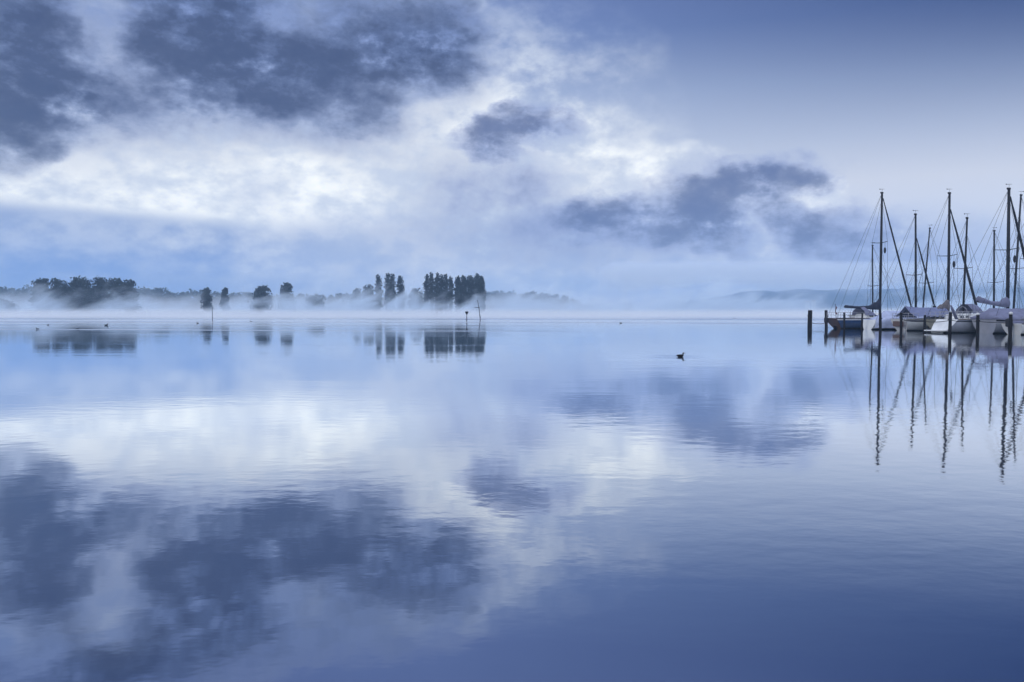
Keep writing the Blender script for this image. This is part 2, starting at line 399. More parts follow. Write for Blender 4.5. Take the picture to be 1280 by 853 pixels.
def strip(name, x0, x1, y0, y1, top, seed):
    bm = bmesh.new(); nx, ny = 60, 8; rows = []
    for j in range(ny + 1):
        v = j / ny; row = []
        for i in range(nx + 1):
            u = i / nx; e = math.sin(math.pi * min(max(u, .0), 1)) ** .3 * math.sin(math.pi * v) ** .6
            x = x0 + (x1 - x0) * u; y = y0 + (y1 - y0) * v + 8 * mnoise.noise(Vector((x * .02, seed, 0)))
            row.append((x, y, -.25 + (top + .25) * e * (1 + .2 * mnoise.noise(Vector((x * .05, y * .05, seed))))))
        rows.append(row)
    grid(bm, rows); return tag(link(name, bm, M['shore']), kind='structure')
strip('shore', -460, 60, 297, 420, .7, 1)
strip('shore', -560, -60, 640, 760, .9, 6)
strip('shore', -190, 130, 880, 1010, 1.0, 2)
strip('shore', 110, 235, 1500, 1560, 1.6, 5)

# ------------------------------------------------------------------ trees
def leaf_cloud(bm, lobes, n, size, seed, jag=.25):
    rnd = random.Random(seed)
    tot = sum((a * b * c) ** .66 for (_, _, _, a, b, c) in lobes)
    for (cx, cy, cz, rx, ry, rz) in lobes:
        k = int(n * (rx * ry * rz) ** .66 / tot)
        for _ in range(k):
            d = Vector((rnd.gauss(0, 1), rnd.gauss(0, 1), rnd.gauss(0, 1))).normalized()
            r = rnd.random() ** .4
            r *= 1 + jag * mnoise.noise(Vector((d.x * 2.2 + seed, d.y * 2.2 + cx, d.z * 2.2 + cz))) * 1.6
            c = Vector((cx + d.x * rx * r, cy + d.y * ry * r, cz + d.z * rz * r))
            s = size * rnd.uniform(.6, 1.35)
            q = Vector((rnd.gauss(0, 1), rnd.gauss(0, 1), rnd.gauss(0, 1))).normalized()
            u = q.orthogonal().normalized(); v = q.cross(u)
            bm.faces.new([bm.verts.new(c + u * s * a + v * s * b) for a, b in ((-.6, -.35), (.5, -.5), (.7, .3), (-.1, .65))])
def round_lobes(h, wd, seed, base=.25, n=12):
    rnd = random.Random(seed); L = []
    for i in range(n):
        a = rnd.uniform(0, 6.28); v = (i + rnd.random()) / n; r = wd * .5 * rnd.uniform(.2, .66) * (1.15 - .55 * v ** 2)
        z = h * (base + (.88 - base) * v); k = (.34 - .12 * v) * rnd.uniform(.8, 1.1)
        L.append((math.cos(a) * r, math.sin(a) * r, z, wd * k, wd * k, max(h * .13, wd * k * .8) * rnd.uniform(.75, 1.05)))
    L.append((0, 0, h * .80, wd * .34, wd * .34, h * .16)); L.append((0, 0, h * .52, wd * .46, wd * .46, h * .26)); L.append((0, 0, h * .26, wd * .44, wd * .44, h * .2))
    return L
def poplar_lobes(h, wd, seed, spires=1):
    rnd = random.Random(seed); L = []
    for k in range(spires):
        ox = (k - (spires - 1) / 2) * wd / max(1, spires) * .8; hk = h * (1 - .06 * rnd.random() * (spires > 1)); wk = wd / max(1, spires) * (1.35 if spires > 1 else 1)
        for i in range(10):
            v = i / 9; prof = .80 + .20 * math.sin(math.pi * min(1, v * 1.2)) if v < .76 else .95 - .30 * ((v - .76) / .24) ** 1.6
            L.append((ox + rnd.uniform(-.10, .10) * wk, rnd.uniform(-.1, .1) * wk, hk * (.12 + .82 * v), wk * .56 * prof * rnd.uniform(.88, 1.1), wk * .56 * prof, hk * .075))
    return L
def make_tree(name, pos, h, wd, lobes, label, cat='tree', group=None, n=1500, size=.42, mt='foliage', seed=1):
    root = empty(name, pos, random.Random(seed).uniform(-.3, .3), label, cat, group)
    bm = bmesh.new(); rnd = random.Random(seed + 50)
    tr = max(.12, h * .018)
    tube(bm, [(0, 0, -.3), (.05, 0, h * .2), (-.06, .05, h * .5), (.03, 0, h * .82)], [tr * 1.35, tr, tr * .65, tr * .15], 8)
    for i in range(6):
        a = rnd.uniform(0, 6.28); z = h * rnd.uniform(.18, .6); r = wd * rnd.uniform(.25, .42)
        tube(bm, [(0, 0, z), (math.cos(a) * r * .5, math.sin(a) * r * .5, z + h * .09), (math.cos(a) * r, math.sin(a) * r, z + h * .2)], [tr * .5, tr * .3, tr * .08], 5)
    link('trunk', bm, M['bark'], root)
    bm = bmesh.new(); leaf_cloud(bm, lobes, n, size, seed)
    link('crown', bm, M[mt], root, smooth=False)
    return root
def top_h(py, d): return H + ray(640, py)[1] * d
def tree_at(px, py, wpx, d, kind, label, name='broadleaf_tree', group=None, n=2200, seed=1, spires=1, base=.12):
    a = ray(px, 388)[0]; h = (top_h(py, d) - .35) * 1.03; wd = wpx / F * d * (1.0 if kind == 'p' else 1.08)
    lob = poplar_lobes(h, wd, seed, spires) if kind == 'p' else round_lobes(h, wd, seed, base)
    return make_tree(name, (a * d, d, .35), h, wd, lob, label, 'tree', group, int(n * 1.5), .34 if kind == 'p' else .5, 'foliage', seed)

gA = 'trees of the dark grove at the far left'
tree_at(52, 348, 22, 305, 'r', 'ragged dark tree at the left end of the big grove, spiky top', group=gA, seed=3)
tree_at(73, 347.5, 30, 312, 'r', 'rounded dark tree second from the left in the big grove', group=gA, seed=5, n=1900)
tree_at(103, 344.5, 32, 305, 'r', 'tallest dark tree rising at the middle of the big grove', group=gA, seed=7, n=2200)
tree_at(124, 345.5, 28, 315, 'r', 'broad dark tree just right of the tallest one in the big grove', group=gA, seed=9, n=2000)
tree_at(143, 346.5, 28, 306, 'r', 'dense dark tree next to the right end of the big grove', group=gA, seed=12, n=2000)
tree_at(160, 349, 24, 311, 'r', 'dark tree closing the right end of the big grove', group=gA, seed=14, n=1800)
tree_at(88, 358, 30, 300, 'r', 'low dark tree filling the gap below the second grove crown', group=gA, seed=17)
tree_at(4, 375, 28, 298, 'r', 'low dark bush tree cut by the left edge, sunk in mist', seed=18)
tree_at(258.5, 359, 14, 330, 'r', 'small round tree above the mist, left one of a spaced pair', seed=21, n=1100)
tree_at(281, 359.5, 11, 330, 'r', 'narrow little tree above the mist, right one of a spaced pair', seed=23, n=800)
tree_at(329, 356.5, 27, 320, 'r', 'wide low rounded tree left of the tall domed tree in mist', seed=25, n=1500)
tree_at(358, 353, 21, 315, 'r', 'tall domed dark tree standing alone between mist and wide rounded tree', seed=28, n=1700)
tree_at(394, 369, 26, 305, 'r', 'low dark bushy tree half sunk in the mist before the poplars', seed=30, n=1200)
gP = 'trees around the poplars on the far shore'
tree_at(446, 360.5, 16, 318, 'r', 'smallest bushy tree at the left start of the poplar row', group=gP, seed=33, n=900)
tree_at(461, 356, 20, 318, 'r', 'lumpy broad tree just left of the first slim poplar', group=gP, seed=35, n=1300)
tree_at(473.5, 345.5, 9, 310, 'p', 'slimmest poplar, first of three standing apart', 'poplar_tree', gP, 1300, 37)
tree_at(487.5, 342.5, 13.5, 310, 'p', 'tallest thick poplar, middle one of three standing apart', 'poplar_tree', gP, 2200, 39, 2)
tree_at(501, 346.5, 10, 312, 'p', 'pointed poplar, last of three standing apart', 'poplar_tree', gP, 1400, 41)
tree_at(521, 360, 20, 318, 'r', 'low bushy tree in the gap between the two poplar stands', group=gP, seed=43, n=1100)
for i, (px, py, wd, lab) in enumerate([
        (533.5, 345, 8, 'first poplar on the left of the tight middle row'), (539.5, 343, 7.5, 'pointed poplar second in the tight middle row'),
        (546.5, 343, 8, 'tall poplar third in the tight middle row, right of a thin gap'), (552, 344.7, 7.5, 'poplar fourth in the tight middle row'),
        (557.5, 344.8, 7.5, 'poplar fifth in the tight middle row'), (563.5, 347.5, 6.5, 'short slim poplar ending the tight middle row')]):
    tree_at(px, py, wd, 310, 'p', lab, 'poplar_tree', gP, 1200, 45 + i)
for i, (px, py, wd, lab) in enumerate([
        (573, 347.3, 10, 'poplar opening the dense dark block on the right'), (580, 346.5, 10, 'second poplar in the dense dark block'),
        (588, 346.5, 11, 'poplar in the middle of the dense dark block'), (596, 344.2, 11, 'highest poplar of the dense dark block, fourth in it'),
        (602, 347, 9, 'poplar closing the right end of the dense dark block')]):
    tree_at(px, py, wd, 308, 'p', lab, 'poplar_tree', gP, 1900, 55 + i)

def wood(name, spans, d0, d1, label, seed, n_tree, leaves, size):
    """a far wood that reads as one mass: lumpy crowns along a shore"""
    rnd = random.Random(seed); bm = bmesh.new()
    for i in range(n_tree):
        u = (i + rnd.random()) / n_tree
        px = spans[0][0] + (spans[-1][0] - spans[0][0]) * u
        for (a, b) in zip(spans, spans[1:]):
            if a[0] <= px <= b[0]: py = a[1] + (b[1] - a[1]) * (px - a[0]) / (b[0] - a[0])
        d = rnd.uniform(d0, d1); h = max(1.2, top_h(py + rnd.uniform(-2, 4.5), d)); x = ray(px, 388)[0] * d
        wd = h * rnd.uniform(.5, .95)
        L = [(x + a, d + b, z, r1, r2, r3) for (a, b, z, r1, r2, r3) in round_lobes(h, wd, seed + i, .1, 5)]
        leaf_cloud(bm, L, leaves, size, seed + i)
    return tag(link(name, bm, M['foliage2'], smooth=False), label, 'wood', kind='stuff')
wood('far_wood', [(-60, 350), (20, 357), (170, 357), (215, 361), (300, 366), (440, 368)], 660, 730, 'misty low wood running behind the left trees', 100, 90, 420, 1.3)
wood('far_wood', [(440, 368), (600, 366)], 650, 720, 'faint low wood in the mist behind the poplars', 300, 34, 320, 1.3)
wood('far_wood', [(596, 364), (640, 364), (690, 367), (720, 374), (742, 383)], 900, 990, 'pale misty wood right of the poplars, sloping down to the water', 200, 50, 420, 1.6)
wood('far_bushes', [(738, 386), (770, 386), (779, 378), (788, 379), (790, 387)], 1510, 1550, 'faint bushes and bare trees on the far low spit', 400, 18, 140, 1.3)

# ------------------------------------------------------------------ far houses on the right hill
def house(px, py, d, wd, label):
    p_ = pt(px, py, d); root = empty('house', p_, random.Random(int(px)).uniform(-.5, .5), label, 'house', 'houses on the hazy right shore')
    hh = wd * .5
    bm = bmesh.new(); box(bm, (-wd / 2, -wd * .35, -20), (wd / 2, wd * .35, hh)); link('wall', bm, M['wall'], root, False)
    bm = bmesh.new()
    q = [[(-wd * .55, -wd * .4, hh), (wd * .55, -wd * .4, hh)], [(-wd * .55, 0, hh + wd * .32), (wd * .55, 0, hh + wd * .32)], [(-wd * .55, wd * .4, hh), (wd * .55, wd * .4, hh)]]
    vr = grid(bm, q); bm.faces.new([r_[0] for r_ in vr]); bm.faces.new([r_[1] for r_ in vr])
    link('roof', bm, M['roof'], root, False)
    for k in (-.28, .0, .28):
        bm = bmesh.new(); box(bm, (k * wd - .5, -wd * .35 - .06, hh * .35), (k * wd + .5, -wd * .35 + .02, hh * .8)); link('window', bm, M['glass'], root, False)
house(1009, 380.5, 1290, 7, 'far pale house seen just left of the blue boat')
house(1017, 379, 1300, 6, 'far pale house right above the second mooring pile')
house(1197, 374, 1300, 9, 'far pale house seen between two masts, left of the beige boat mast')
house(1215, 377, 1290, 10, 'wide far pale house low behind the slanting furled sail')
house(1208, 368, 1320, 7, 'highest far pale house on the right hill')

# ------------------------------------------------------------------ boats
HEAD = R(16)      # the boats lie side by side, bows to the right and a little away
class Boat:
    """boat frame: x forward from the stern, y to port (away from the camera), z up; all sizes in metres"""
    def __init__(b, name, stern_px, wl_py, L, beam, fb, label, cat='sailboat', group='sailboats moored in the front row', head=HEAD, loc=None):
        b.loc = loc or wl(stern_px, wl_py); b.head = head; b.L = L; b.beam = beam; b.fb = fb
        b.root = empty(name, b.loc, head, label, cat, group)
    def t(b, px, off=0.0):
        """how far along the keel line a photo column falls"""
        k = ray(px, YH)[0]; c, s = math.cos(b.head), math.sin(b.head)
        return ((k * b.loc.y - b.loc.x)) / (c - k * s)
    def z(b, t, py):
        return H + ray(640, py)[1] * (b.loc.y + t * math.sin(b.head))
    def half(b, u):      # half breadth at deck level
        u = max(0, min(1, u)); return b.beam / 2 * (b.sw + (1 - b.sw) * math.sin(math.pi / 2 * min(1, u / .42))) * (1 if u < .42 else max(.02, 1 - ((u - .42) / .58) ** 2.1))
    def sheer(b, u): return b.fb * (1 + .28 * (u - .35) ** 2 + (.12 * u))
    def sec(b, u, v, side, grow=0.0):
        """hull surface: u along, v 0 keel .. 1 sheer"""
        zb = -.28; z = zb + (b.sheer(u) - zb) * v
        y = b.half(u) * (1 - (1 - v) ** 2.0) ** .62
        x = u * b.L
        if u < .3: x += b.rake * (1 - v) * (1 - u / .3)
        if u > .8: x -= b.bow * (1 - v) * (u - .8) / .2
        return (x, side * (y + grow), z)
    def hull(b, m, transom, boot='boot', deck='white', sw=.72, rake=.7, bow=1.1, stripe=None):
        b.sw, b.rake, b.bow = sw, rake, bow
        NU, NV = 26, 9; R_ = b.root
        bm = bmesh.new()
        rows = [[b.sec(i / NU, (1 - abs(k) / NV) ** .8 if False else 1 - abs(k) / NV if k < 0 else 1 - k / NV, -1 if k < 0 else 1) for k in list(range(0, -0, 1))] for i in range(0)]
        for i in range(NU + 1):
            u = i / NU
            rows.append([b.sec(u, v / NV, -1) for v in range(NV, -1, -1)] + [b.sec(u, v / NV, 1) for v in range(1, NV + 1)])
        grid(bm, rows); h = link('hull', bm, M[m], R_)
        bm = bmesh.new(); st = [Vector(q) + Vector((-.012, 0, 0)) for q in rows[0]]
        cv = bm.verts.new(sum(st, Vector()) / len(st)); vs_ = [bm.verts.new(q) for q in st]
        for k in range(len(vs_)): bm.faces.new((cv, vs_[k], vs_[(k + 1) % len(vs_)]))
        link('transom', bm, M[transom], R_, False)
        # bottom paint band at the waterline
        bm = bmesh.new()
        for s in (-1, 1):
            rr = []
            for i in range(NU + 1):
                u = i / NU; f = lambda z: (z + .28) / (b.sheer(u) + .28)
                rr.append([b.sec(u, f(z), s, .006) for z in (-.15, -.02, .10)])
            grid(bm, rr)
        link('waterline_stripe', bm, M[boot], R_)
        if stripe:
            bm = bmesh.new()
            for s in (-1, 1):
                grid(bm, [[b.sec(i / NU, v, s, .008) for v in (.86, .90, .94)] for i in range(NU + 1)])
            link('sheer_stripe', bm, M[stripe], R_)
        bm = bmesh.new()
        grid(bm, [[(b.sec(i / NU, 1, 1)[0], b.half(i / NU) * k, b.sheer(i / NU) - .03 + .05 * (1 - k * k)) for k in (-.985, -.5, 0, .5, .985)] for i in range(NU + 1)])
        link('deck', bm, M[deck], R_)
        bm = bmesh.new()
        for s in (-1, 1): tube(bm, [b.sec(i / NU, 1, s, .01) for i in range(NU + 1)], .03, 6)
        link('rub_rail', bm, M['teak'], R_)
    def cabin(b, u0, u1, h, m='white', win=True, wf=.62):
        bm = bmesh.new(); rows = []
        for i in range(9):
            u = u0 + (u1 - u0) * i / 8; e = h * (1 - max(0, (i - 5) / 3) ** 2 * .75) * (1 if i else .98); y = b.half(u) * wf; zb = b.sheer(u) - .02
            rows.append([(u * b.L, -y, zb), (u * b.L, -y * .93, zb + e * .8), (u * b.L, -y * .7, zb + e), (u * b.L, 0, zb + e * 1.06), (u * b.L, y * .7, zb + e), (u * b.L, y * .93, zb + e * .8), (u * b.L, y, zb)])
        vr = grid(bm, rows); bm.faces.new(vr[0]); bm.faces.new(vr[-1])
        c = link('cabin', bm, M[m], b.root)
        if win:
            for k in range(3):
                ua = u0 + (u1 - u0) * (.08 + .2 * k); ub = ua + (u1 - u0) * .14
                for s in (-1, 1):
                    bm = bmesh.new(); q = []
                    for u in (ua, ub):
                        for f in (.28, .66): q.append((u * b.L, s * (b.half(u) * wf * (1 - .07 * f / .8) + .012), b.sheer(u) - .02 + h * f))
                    bm.faces.new([bm.verts.new(q[j]) for j in (0, 1, 3, 2)])
                    link('window', bm, M['glass'], c, False)
    def rig(b, t, top, r=.1, lean=0.0, jib=None, spread=(.55,), stern_stay=True, bow_t=None, lean_top=0.0, vane=True, boom_t=None, boom_z=None, reflector=None):
        """mast at t with its head at height top; jib = (t at the foot, z at the foot, z at the head, radius)"""
        R_ = b.root; u = t / b.L; zb = b.sheer(u); h = top
        px_ = lambda z: t + lean * (z - zb) / (h - zb)
        bm = bmesh.new(); tube(bm, [(px_(zb), 0, zb), (px_(zb + (h - zb) * .5), 0, zb + (h - zb) * .5), (px_(h), 0, h)], [r, r, r * .78], 9)
        mast = link('mast', bm, M['spar'], R_)
        bm = bmesh.new(); box(bm, (px_(h) - r * 1.5, -.05, h - .05), (px_(h) + r * 1.1, .05, h + .10), .02); link('masthead', bm, M['spar'], mast, False)
        if vane:
            bm = bmesh.new(); tube(bm, [(px_(h), 0, h + .08), (px_(h), 0, h + .36)], .010, 5); tube(bm, [(px_(h) - .16, .05, h + .36), (px_(h) + .22, -.06, h + .37)], [.018, .010], 5)
            bm.faces.new([bm.verts.new(q) for q in ((px_(h) - .25, .07, h + .30), (px_(h) - .12, .04, h + .36), (px_(h) - .25, .07, h + .42))])
            link('wind_vane', bm, M['spar'], mast)
        tips = []
        for f in spread:
            z = zb + (h - zb) * f; x = px_(z)
            for s in (-1, 1):
                bm = bmesh.new(); tip = (x - .18, s * b.beam * .38, z + .08); tube(bm, [(x, 0, z), tip], [.035, .025], 6); link('spreader', bm, M['spar'], mast); tips.append(Vector(tip))
        def stay(a, q, rr=.012):
            bm = bmesh.new(); tube(bm, [a, q], rr, 5); link('stay', bm, M['wire'], R_)
        hd = Vector((px_(h), 0, h)); ztop = jib[2] if jib else zb + (h - zb) * .85; fh = Vector((px_(ztop), 0, ztop))
        if stern_stay:
            stay(hd, (.15, b.half(.02) * .8, b.sheer(0) + .02)); stay(hd, (.15, -b.half(.02) * .8, b.sheer(0) + .02))
        for i, s in enumerate((-1, 1)):
            ch = Vector((t - .15, s * b.half(u) * .96, b.sheer(u)))
            if tips:
                stay(fh, tips[i]); stay(tips[i], ch)
            stay(Vector((px_(zb + (h - zb) * (spread[0] if spread else .5)), 0, zb + (h - zb) * (spread[0] if spread else .5))), Vector((t + .45, s * b.half(u) * .94, b.sheer(u))), .010)
        if jib:
            jt, jz, jh, jr = jib; a = Vector((jt, 0, jz)); c_ = Vector((px_(jh) + r, 0, jh)); n = 14; bm = bmesh.new()
            tube(bm, [a.lerp(c_, i / n) + Vector((0, 0, 0)) for i in range(n + 1)], [jr * (.55 if i in (0,) else .5 if i >= n - 1 else 1.1 - .45 * i / n + .06 * math.sin(i * 2.1)) for i in range(n + 1)], 8)
            link('furled_jib', bm, M['spar'], R_)
            bm = bmesh.new(); box(bm, (jt - .12, -.1, b.sheer(min(1, jt / b.L)) - .02), (jt + .12, .1, jz + .05), .04); link('furling_drum', bm, M['spar'], R_, False)
        elif bow_t: stay(fh, (bow_t, 0, b.sheer(1) + .02))
        if reflector:
            f, s = reflector; z = zb + (h - zb) * f; bm = bmesh.new()
            bmesh.ops.create_uvsphere(bm, u_segments=8, v_segments=6, radius=1, matrix=Matrix.Translation((px_(z) - .12, s * b.beam * .24, z - .75)) @ Matrix.Diagonal((.11, .11, .3, 1)))
            tube(bm, [(px_(z) - .12, s * b.beam * .24, z - .5), (px_(z) - .12, s * b.beam * .24, z + .05)], .012, 5)
            link('radar_reflector', bm, M['spar'], mast)
        b.mast_t = t; b.mast_u = u; return mast
    def boom(b, t0, z0, t1, z1, prof, m, th=.16, bare=True):
        """boom from its outer end to the mast with a sail cover; prof gives cover height above the boom at 0..1"""
        bm = bmesh.new(); tube(bm, [(t0 - .12, 0, z0), (t1 - .06, 0, z1)], .06, 7); bo = link('boom', bm, M['spar'], b.root)
        bm = bmesh.new(); rows = []
        n = 18
        for i in range(n + 1):
            v = i / n; x = t0 + (t1 - t0) * v; zb = z0 + (z1 - z0) * v - .09; hh = 0; 
            for (a, c_) in zip(prof, prof[1:]):
                if a[0] <= v <= c_[0]: hh = a[1] + (c_[1] - a[1]) * ss(a[0], c_[0], v)
            hh = hh * (1 + .06 * math.sin(i * 2.3)) + .09; k = th * (1 + .12 * math.sin(i * 1.7))
            rows.append([(x, 0, zb), (x, -k * .8, zb + hh * .18), (x, -k, zb + hh * .45), (x, -k * .55, zb + hh * .85), (x, 0, zb + hh), (x, k * .55, zb + hh * .85), (x, k, zb + hh * .45), (x, k * .8, zb + hh * .18)])
        vr = grid(bm, rows, True); bm.faces.new(vr[0]); bm.faces.new(vr[-1])
        link('sail_cover', bm, M[m], bo)
    def tarp(b, ua, ub, ridge, eave, m, over=.06, ends=(0, 0), scallop=.05, low=None):
        """tent tarpaulin along a ridge; eave = height above the sheer (negative hangs over the side)"""
        bm = bmesh.new(); n = 24; rows = []
        for i in range(n + 1):
            v = i / n; u = ua + (ub - ua) * v
            zr = ridge[0] + (ridge[1] - ridge[0]) * v - .10 * math.sin(math.pi * v); y = b.half(u) + over; ze = b.sheer(u) + eave + scallop * math.sin(i * 2.0)
            if ends[0] and v < ends[0]: zr = ze + .1 + (zr - ze - .1) * ss(0, ends[0], v)
            if ends[1] and v > 1 - ends[1]: zr = ze + .1 + (zr - ze - .1) * ss(0, ends[1], 1 - v)
            x = u * b.L; row = []
            for k in range(-8, 9):
                a = abs(k) / 8; s = -1 if k < 0 else 1
                yy = y * min(1, a / .72) if eave < 0 else y * a
                if eave < 0:
                    zz = zr + (b.sheer(u) + .12 - zr) * min(1, a / .72) ** .9 if a <= .72 else b.sheer(u) + .12 + (ze - b.sheer(u) - .12) * (a - .72) / .28
                    yy += .05 * math.sin(i * 1.3 + a * 5) * (a > .72)
                else: zz = zr + (ze - zr) * a ** .92 - .05 * math.sin(math.pi * a)
                zz += .018 * math.sin(i * 1.9 + a * 9)
                row.append((x, s * yy, zz))
            rows.append(row)
        vr = grid(bm, rows)
        if ends[0]: bm.faces.new(vr[0])
        if ends[1]: bm.faces.new(vr[-1])
        return link('tarpaulin', bm, M[m], b.root)
    def rail(b, ua, ub, h=.55, n=5, name='guard_rail', gap=True):
        bm = bmesh.new()
        for s in (-1, 1):
            q = [Vector(b.sec(ua + (ub - ua) * i / n, 1, s, -.06)) for i in range(n + 1)]
            for v in q: tube(bm, [v, v + Vector((0, 0, h))], .018, 5)
            for f in (1, .55): tube(bm, [v + Vector((0, 0, h * f)) for v in q], .016, 5)
        if ua < .1:
            a, c_ = Vector(b.sec(ua, 1, -1, -.06)), Vector(b.sec(ua, 1, 1, -.06)); z = Vector((0, 0, h)); tube(bm, [a + z, c_ + z], .018, 5); tube(bm, [a + z * .55, c_ + z * .55], .016, 5)
        link(name, bm, M['steel'], b.root)
    def fenders(b, us, m='white'):
        for u in us:
            bm = bmesh.new(); p1, p2 = Vector(b.sec(u, .86, -1, .11)), Vector(b.sec(u, .45, -1, .11))
            tube(bm, [p1, p1.lerp(p2, .15), p1.lerp(p2, .85), p2], [.03, .10, .10, .03], 8); tube(bm, [p1, Vector(b.sec(u, 1, -1, .02)) + Vector((0, 0, .05))], .012, 5)
            link('fender', bm, M[m], b.root)
    def line(b, a, q, s, r=.02, name='mooring_line'):
        bm = bmesh.new(); tube(bm, sag(a, q, s), r, 5); link(name, bm, M['rope'], b.root)
    def piece(b, name, fn, m, smooth=False, parent=None):
        bm = bmesh.new(); fn(bm); return link(name, bm, M[m], parent or b.root, smooth)

# --- blue boat with a varnished transom
b = Boat('sailboat', 1038, 411, 9.5, 2.7, .95, 'blue hulled sailboat with brown varnished transom and dark boom cover, leftmost')
b.hull('blue', 'wood', boot='boot', sw=.62, rake=1.0, bow=1.4, stripe='white')
b.cabin(.36, .70, .42)
tm = b.t(1100)
b.rig(tm, b.z(tm, 241.5), .12, jib=(b.t(1139), b.z(b.t(1139), 384), b.z(tm, 248), .09), spread=(.60,), reflector=(.60, -1))
t0 = b.t(1056.5)
b.boom(t0, b.z(t0, 384), tm, b.z(tm, 386.5), [(0, .18), (.35, .15), (.65, .25), (.85, .62), (1, 1.05)], 'navy', .2)
b.rail(.02, .34)
def hood(bm):      # companionway spray hood
    rows = []
    for i in range(6):
        a = math.pi * i / 5; rows.append([(b.L * .36 + dx, -math.cos(a) * .95, b.sheer(.4) + .25 + math.sin(a) * hh) for dx, hh in ((-.3, .75), (.1, .85), (.7, .5), (1.0, .2))])
    grid(bm, rows)
b.piece('spray_hood', hood, 'tarp3', True)
b.piece('rudder', lambda bm: box(bm, (.35, -.04, -.4), (.75, .04, .25), .02), 'boot')
fs = b.piece('flagstaff', lambda bm: tube(bm, [(.25, -.5, b.fb), (.05, -.55, b.fb + 1.35)], .018, 6), 'spar')
def flag(bm):
    rows = []
    for i in range(7):
        v = i / 6; rows.append([(.10 + .05 * math.sin(v * 7) + v * .10 * k, -.55 + .05 * math.cos(v * 9) * k, b.fb + 1.35 - v * .95) for k in (0, 1, 2)])
    grid(bm, rows)
b.piece('flag', flag, 'flag', True, fs)
b.piece('outboard_motor', lambda bm: (box(bm, (-.35, .25, .55), (-.02, .55, 1.05), .08), tube(bm, [(-.15, .4, .6), (-.12, .4, -.2)], [.07, .05], 7)), 'boot')
b.fenders((.3, .5, .68))

# --- boat wrapped in a pale cover
b = Boat('sailboat', 1087, 412.2, 7.7, 2.6, .85, 'small sailboat wrapped in a pale blue cover down to the water')
b.hull('white', 'white', sw=.6, rake=-.3, bow=.9)
tm = b.t(1145)
b.rig(tm, b.z(tm, 268.5), .10, lean=-.25, jib=(b.t(1168), b.z(b.t(1168), 383), b.z(tm, 298), .085), spread=(.42,))
b.tarp(.0, .74, (b.z(2, 388), b.z(5, 387)), -.72, 'tarp2', .09, ends=(.28, .15), scallop=.03)
b.boom(b.t(1106), b.z(2, 390), tm, b.z(tm, 390), [(0, .02), (1, .05)], 'tan', .08)

# --- white boat with a blue tent
b = Boat('sailboat', 1123, 413.6, 8.9, 2.8, .95, 'white sailboat under a periwinkle tent tarpaulin, its left end open and dark')
b.hull('white', 'white', sw=.66, rake=.45, bow=1.2, stripe='navy')
b.cabin(.4, .72, .4)
tm = b.t(1185.3)
b.rig(tm, b.z(tm, 242), .115, lean=-.12, jib=(b.t(1221.5), b.z(b.t(1221.5), 386), b.z(tm, 262), .10), spread=(.50,), reflector=(.50, -1))
t0 = b.t(1131)
b.tarp(t0 / b.L, b.t(1180) / b.L, (b.z(t0, 383), b.z(tm, 383.5)), .22, 'tarp', .12)
b.boom(b.t(1170), b.z(tm, 386), tm, b.z(tm, 389), [(0, .08), (.4, .45), (1, 1.05)], 'tan', .22)
b.piece('tent_opening_shade', lambda bm: bm.faces.new([bm.verts.new(q) for q in ((t0 + .35, -1.05, b.fb + .15), (t0 + .3, 0, b.z(t0, 384.5)), (t0 + .35, 1.05, b.fb + .15))]), 'navy')  # dark sheet standing in for the shade inside the open tent end
b.fenders((.22, .45), 'navy')
b.piece('stern_board', lambda bm: box(bm, (-.06, -.6, .35), (-.02, .6, .8), .01), 'wood')
b.rail(.02, .12, .5, 2, 'stern_rail')
b.piece('ladder', lambda bm: [tube(bm, [(-.12, y, .0), (-.02, y, 1.3)], .02, 5) for y in (-.95, -.7)] + [tube(bm, [(-.1 + .02 * k, -.95, .2 + .25 * k), (-.1 + .02 * k, -.7, .2 + .25 * k)], .016, 5) for k in range(4)], 'steel')

# --- small beige boat
b = Boat('sailboat', 1164, 414.6, 6.6, 2.4, .95, 'beige hulled small sailboat squeezed between white boats, lilac hood')
b.hull('cream', 'cream', sw=.7, rake=.9, bow=.9, stripe='white')
tm = b.t(1203.8); 
b.rig(tm, b.z(tm, 273), .085, lean=.22, bow_t=6.4, spread=(.50,))
b.cabin(.3, .7, .45)
def hood2(bm):
    rows = []
    for i in range(6):
        a = math.pi * i / 5; rows.append([(b.t(1205) + dx, -math.cos(a) * 1.0, b.sheer(.5) + .1 + math.sin(a) * hh) for dx, hh in ((0, 1.15), (.5, 1.2), (1.0, 1.1), (1.35, .5))])
    grid(bm, rows)
b.piece('spray_hood', hood2, 'tarp3', True)
b.rail(.02, .4, .6, 4)

